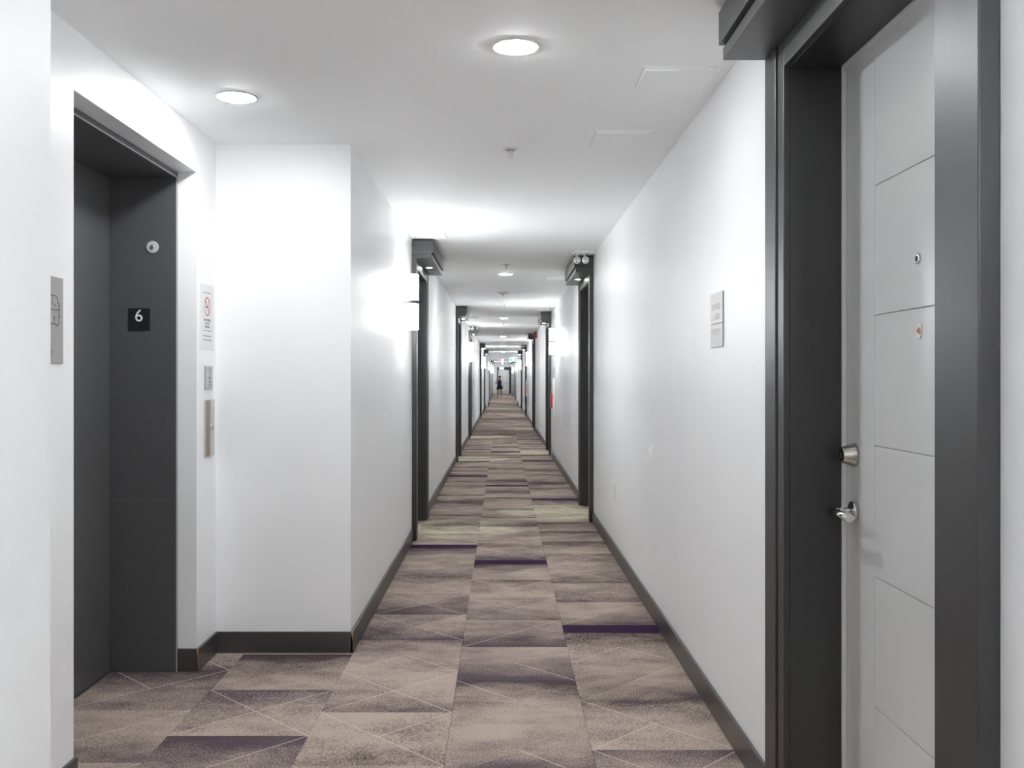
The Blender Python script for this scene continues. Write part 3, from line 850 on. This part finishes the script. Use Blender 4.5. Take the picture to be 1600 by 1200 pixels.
m.build('plan_drawing', 'dark', r)
tag(r, 'grey metal plate with a black line floor plan beside elevator', 'sign')

# ------------------------------------------------------------------ cross-corridor frame, exit signs, far end
FYC = 42.0
r = empty('cross_corridor_frame', (0.05, FYC, 0))
for s, x0, x1 in ((-1, XL, XL + 0.075), (1, XR - 0.075, XR)):
    MB().bbox(x0 - 0.05, x1 - 0.05, -0.08, 0.08, 0, 2.06, 0.003).build('post', 'end_door', r)
MB().bbox(XL - 0.05, XR - 0.05, -0.08, 0.08, 2.06, H, 0.003).build('header', 'end_door', r)
for x0, x1 in ((XL + 0.075, XL + 0.12), (XR - 0.12, XR - 0.075)):
    l_ = MB().bbox(x0 - 0.05, x1 - 0.05, 0.10, 0.80, 0.01, 2.04, 0.002).build('open_door_leaf', 'leaf', r)
    MB().box(x0 - 0.053, x1 - 0.047, 0.098, 0.802, 0.012, 0.20).build('kick_plate', 'base', l_)
tag(r, 'grey frame with header across the distant corridor and open leaves', 'door frame')
s = MB().box(XL + BBT, XR - BBT, 40.1, 40.5, 0.0, 0.004).build('floor_threshold', 'threshold')
tag(s, 'dark strip laid across the carpet before the cross frame', 'threshold')

r = empty('exit_sign', (0.485, 40.9, 2.05))
MB().bbox(-0.165, 0.165, 0.0, 0.05, -0.09, 0.09, 0.004).build('sign_box', 'plastic', r)
MB().box(-0.155, 0.155, -0.002, 0.001, -0.080, 0.080).build('lit_face', 'exit_face', r)
m = MB(); m.box(-0.145, -0.060, -0.003, -0.0018, -0.068, 0.050); m.build('green_field', 'exit_green', r)
m = MB(); m.box(0.055, 0.140, -0.003, -0.0018, -0.068, 0.050); m.build('green_field', 'exit_green', r)
m = MB()                                               # running figure
m.lathe([(0.011, -0.0018), (0.011, -0.003)], (0.006, 0, 0.052), 'y', 12)
m.tube([(0.002, -0.0024, 0.038), (-0.006, -0.0024, 0.0)], 0.009, 6)
m.tube([(-0.006, -0.0024, 0.0), (0.014, -0.0024, -0.024), (0.010, -0.0024, -0.056)], 0.006, 6)
m.tube([(-0.006, -0.0024, 0.0), (-0.016, -0.0024, -0.030), (-0.034, -0.0024, -0.046)], 0.006, 6)
m.tube([(0.002, -0.0024, 0.034), (0.022, -0.0024, 0.018), (0.034, -0.0024, 0.026)], 0.004, 6)
m.tube([(0.002, -0.0024, 0.034), (-0.020, -0.0024, 0.026), (-0.026, -0.0024, 0.008)], 0.004, 6)
m.v = [(a, max(-0.0034, min(-0.0018, b)), c) for a, b, c in m.v]
m.build('running_figure', mat('exit_pale_green', (0.5, 0.8, 0.75), 0.4, emit=(0.8, 0.98, 0.95), estr=0.35), r)
MB().bbox(-0.03, 0.03, 0.015, 0.035, 0.09, H - 2.05, 0.002).build('hanger', 'plastic', r)
tag(r, 'lit green and white exit sign hanging before the cross frame', 'exit sign')

r = empty('exit_sign', (-0.04, YEND - 0.10, 2.00))
MB().bbox(-0.19, 0.19, 0.0, 0.099, -0.10, 0.10, 0.004).build('sign_box', 'plastic', r)
for a, b in ((-0.175, -0.01), (0.01, 0.175)):
    MB().box(a, b, -0.003, 0.001, -0.085, 0.085).build('lit_face', 'exit_blue', r)
tag(r, 'small bluish lit exit sign over the door closing the corridor', 'exit sign')

r = empty('door_21', (0.11, YEND, 0))
for a, b in ((-0.50, -0.42), (0.44, 0.62)):
    MB().bbox(a, b, -0.05, 0.0, 0, 2.10, 0.003).build('jamb', 'frame', r)
MB().bbox(-0.42, 0.44, -0.05, 0.0, 1.88, 2.10, 0.003).build('frame_head', 'frame', r)
l_ = MB().bbox(-0.418, 0.438, -0.030, -0.001, 0.01, 1.878, 0.002).build('door_leaf', 'end_door', r)
MB().bbox(0.10, 0.38, -0.075, -0.030, 0.80, 0.88, 0.004).build('push_bar', 'steel', l_)
MB().box(-0.40, 0.42, -0.032, -0.029, 0.02, 0.26).build('kick_plate', 'steel', l_)
tag(r, 'grey door in dark frame closing the far end of the corridor', kind='structure')

# ------------------------------------------------------------------ the person far down the corridor
def skin_mesh(name, pts, edges, radii, root, material, parent, sub=2):
    me = bpy.data.meshes.new(name)
    me.from_pydata(pts, edges, [])
    o = bpy.data.objects.new('temporary_skin', me); COL.objects.link(o)
    md = o.modifiers.new('skin', 'SKIN'); md.use_smooth_shade = True
    for i, rr in enumerate(radii):
        sv = me.skin_vertices[0].data[i]
        sv.radius = rr if isinstance(rr, tuple) else (rr, rr)
        sv.use_root = (i == root)
    s_ = o.modifiers.new('sub', 'SUBSURF'); s_.levels = sub; s_.render_levels = sub
    dg = bpy.context.evaluated_depsgraph_get(); dg.update()
    m2 = bpy.data.meshes.new_from_object(o.evaluated_get(dg))
    bpy.data.objects.remove(o)
    m2.name = name; m2.materials.clear(); m2.materials.append(M[material])
    for p in m2.polygons: p.use_smooth = True
    return link(name, m2, parent)
def person():
    r = empty('person', (-0.165, 61.7, 0))
    P, R, Ed = [], [], []
    def v(p, rad, to=None):
        P.append(p); R.append(rad)
        if to is not None: Ed.append((to, len(P) - 1))
        return len(P) - 1
    # body walking towards +x side of the corridor, turned to the camera (-y)
    pel = v((0.0, 0.0, 0.71), (0.105, 0.085))
    wa = v((0.0, 0.0, 0.84), (0.090, 0.070), pel)
    ch = v((0.0, 0.0, 0.99), (0.105, 0.078), wa)
    sh = v((0.0, 0.0, 1.10), (0.085, 0.060), ch)
    ne = v((0.0, -0.005, 1.16), 0.040, sh)
    hd = v((0.005, -0.01, 1.235), (0.066, 0.076), ne)
    v((0.005, -0.012, 1.325), (0.062, 0.072), hd)
    # legs in a small stride
    lh = v((-0.075, 0.0, 0.64), 0.078, pel); lk = v((-0.105, -0.03, 0.37), 0.055, lh); lc = v((-0.12, -0.02, 0.24), 0.046, lk)
    la = v((-0.145, 0.01, 0.075), 0.032, lc); v((-0.165, -0.09, 0.035), 0.030, la)
    rh = v((0.075, 0.0, 0.64), 0.078, pel); rk = v((0.10, -0.05, 0.37), 0.055, rh); rc = v((0.115, -0.03, 0.24), 0.046, rk)
    ra = v((0.13, -0.01, 0.075), 0.032, rc); v((0.155, -0.11, 0.035), 0.030, ra)
    # arm on her right raised to the head, the other hanging with hand at the hip
    s1 = v((-0.135, 0.0, 1.085), 0.044, sh); e1 = v((-0.235, -0.05, 0.92), 0.036, s1); w1 = v((-0.185, -0.10, 1.10), 0.026, e1)
    s2 = v((0.135, 0.0, 1.085), 0.044, sh); e2 = v((0.185, -0.01, 0.87), 0.036, s2); w2 = v((0.20, -0.07, 0.70), 0.026, e2)
    for wv, base, d_, side in ((w1, (-0.165, -0.11, 1.155), Vector((0.3, 0.0, 1.0)), Vector((1, 0, -0.3))), (w2, (0.203, -0.085, 0.645), Vector((0.05, -0.25, -1.0)), Vector((0.2, -1, 0.2)))):
        pm = v(base, (0.028, 0.016), wv); d_ = d_.normalized(); side = side.normalized()
        for k, ln_ in enumerate((0.050, 0.062, 0.066, 0.060, 0.046)):
            off = side * ((k - 2) * 0.012)
            b0 = Vector(base) + d_ * 0.02 + off
            if k == 0: b0 = Vector(base) - side * 0.026 - d_ * 0.005
            f0 = v(tuple(b0 + d_ * 0.012), 0.0085, pm)
            f1 = v(tuple(b0 + d_ * ln_ * 0.6 + Vector((0, -0.006, 0))), 0.0078, f0)
            v(tuple(b0 + d_ * ln_ + Vector((0, 0.004, 0))), 0.0065, f1)
    skin_mesh('body', P, Ed, R, pel, 'skin', r)
    # face
    for x in (-0.022, 0.032): MB().lathe([(0.004, -0.004), (0.010, 0.0), (0.004, 0.004)], (x, -0.084, 1.265), 'y', 10).build('eye', 'dark', r)
    MB().tube([(0.005, -0.086, 1.262), (0.005, -0.104, 1.232), (0.005, -0.084, 1.226)], [0.006, 0.010, 0.006], 8).build('nose', 'skin', r)
    MB().tube([(-0.015, -0.080, 1.200), (0.005, -0.085, 1.198), (0.025, -0.080, 1.200)], 0.005, 6).build('mouth', 'redprint', r)
    for s in (-1, 1): MB().lathe([(0.008, -0.014), (0.016, 0.0), (0.008, 0.014)], (0.005 + s * 0.068, 0.0, 1.245), 'y', 10).build('ear', 'skin', r)
    # hair: cap and shoulder length fall behind
    m = MB()
    prof = [(0.030, 1.395), (0.058, 1.380), (0.078, 1.345), (0.086, 1.300)]
    m.lathe([(a, b) for a, b in prof[::-1]], (0.005, 0.004, 0), 'z', 20)
    m.tube([(0.005, 0.045, 1.32), (0.005, 0.070, 1.22), (0.005, 0.062, 1.08)], [0.070, 0.062, 0.035], 12)
    m.build('hair', 'hair', r)
    # clothes
    def loft(rings, name, mt):
        mm = MB(); k_ = 24
        vs = [(cx + a * math.cos(2 * PI * k / k_), cy + b * math.sin(2 * PI * k / k_), z) for z, cx, cy, a, b in rings for k in range(k_)]
        fs = [(j * k_ + k, j * k_ + (k + 1) % k_, (j + 1) * k_ + (k + 1) % k_, (j + 1) * k_ + k) for j in range(len(rings) - 1) for k in range(k_)]
        mm.add(vs, fs, True); return mm.build(name, mt, r)
    loft([(1.115, 0, 0, 0.075, 0.062), (1.06, 0, 0, 0.118, 0.090), (0.98, 0, 0, 0.122, 0.094), (0.86, 0, 0, 0.108, 0.086), (0.80, 0, 0, 0.115, 0.092)], 'bodice', 'navy')
    loft([(0.81, 0, 0, 0.113, 0.091), (0.74, 0, 0, 0.150, 0.118), (0.64, 0.0, 0, 0.185, 0.140), (0.52, 0.0, -0.01, 0.215, 0.155)], 'skirt', 'navy')
    MB().tube([(-0.105, 0, 1.10), (-0.150, -0.005, 1.06), (-0.235, -0.05, 0.915), (-0.190, -0.095, 1.07)], [0.058, 0.056, 0.050, 0.038], 12).build('sleeve', 'sleeve', r)
    MB().tube([(0.105, 0, 1.10), (0.148, 0, 1.05), (0.187, -0.01, 0.87), (0.200, -0.062, 0.735)], [0.058, 0.056, 0.048, 0.036], 12).build('sleeve', 'sleeve', r)
    for x, y in ((-0.145, 0.01), (0.13, -0.01)):
        MB().tube([(x, y, 0.05), (x * 0.97, y - 0.005, 0.17)], [0.038, 0.044], 12).build('sock', 'sock', r)
        mm = MB(); mm.tube([(x + 0.004, y + 0.035, 0.030), (x, y - 0.03, 0.034), (x - 0.004, y - 0.11, 0.026)], [0.028, 0.036, 0.026], 12)
        mm.v = [(a, b, max(0.0, c)) for a, b, c in mm.v]
        mm.build('shoe', 'shoe', r)
    return tag(r, 'small figure in a navy dress with pale sleeves walking far down the corridor', 'person')
person()
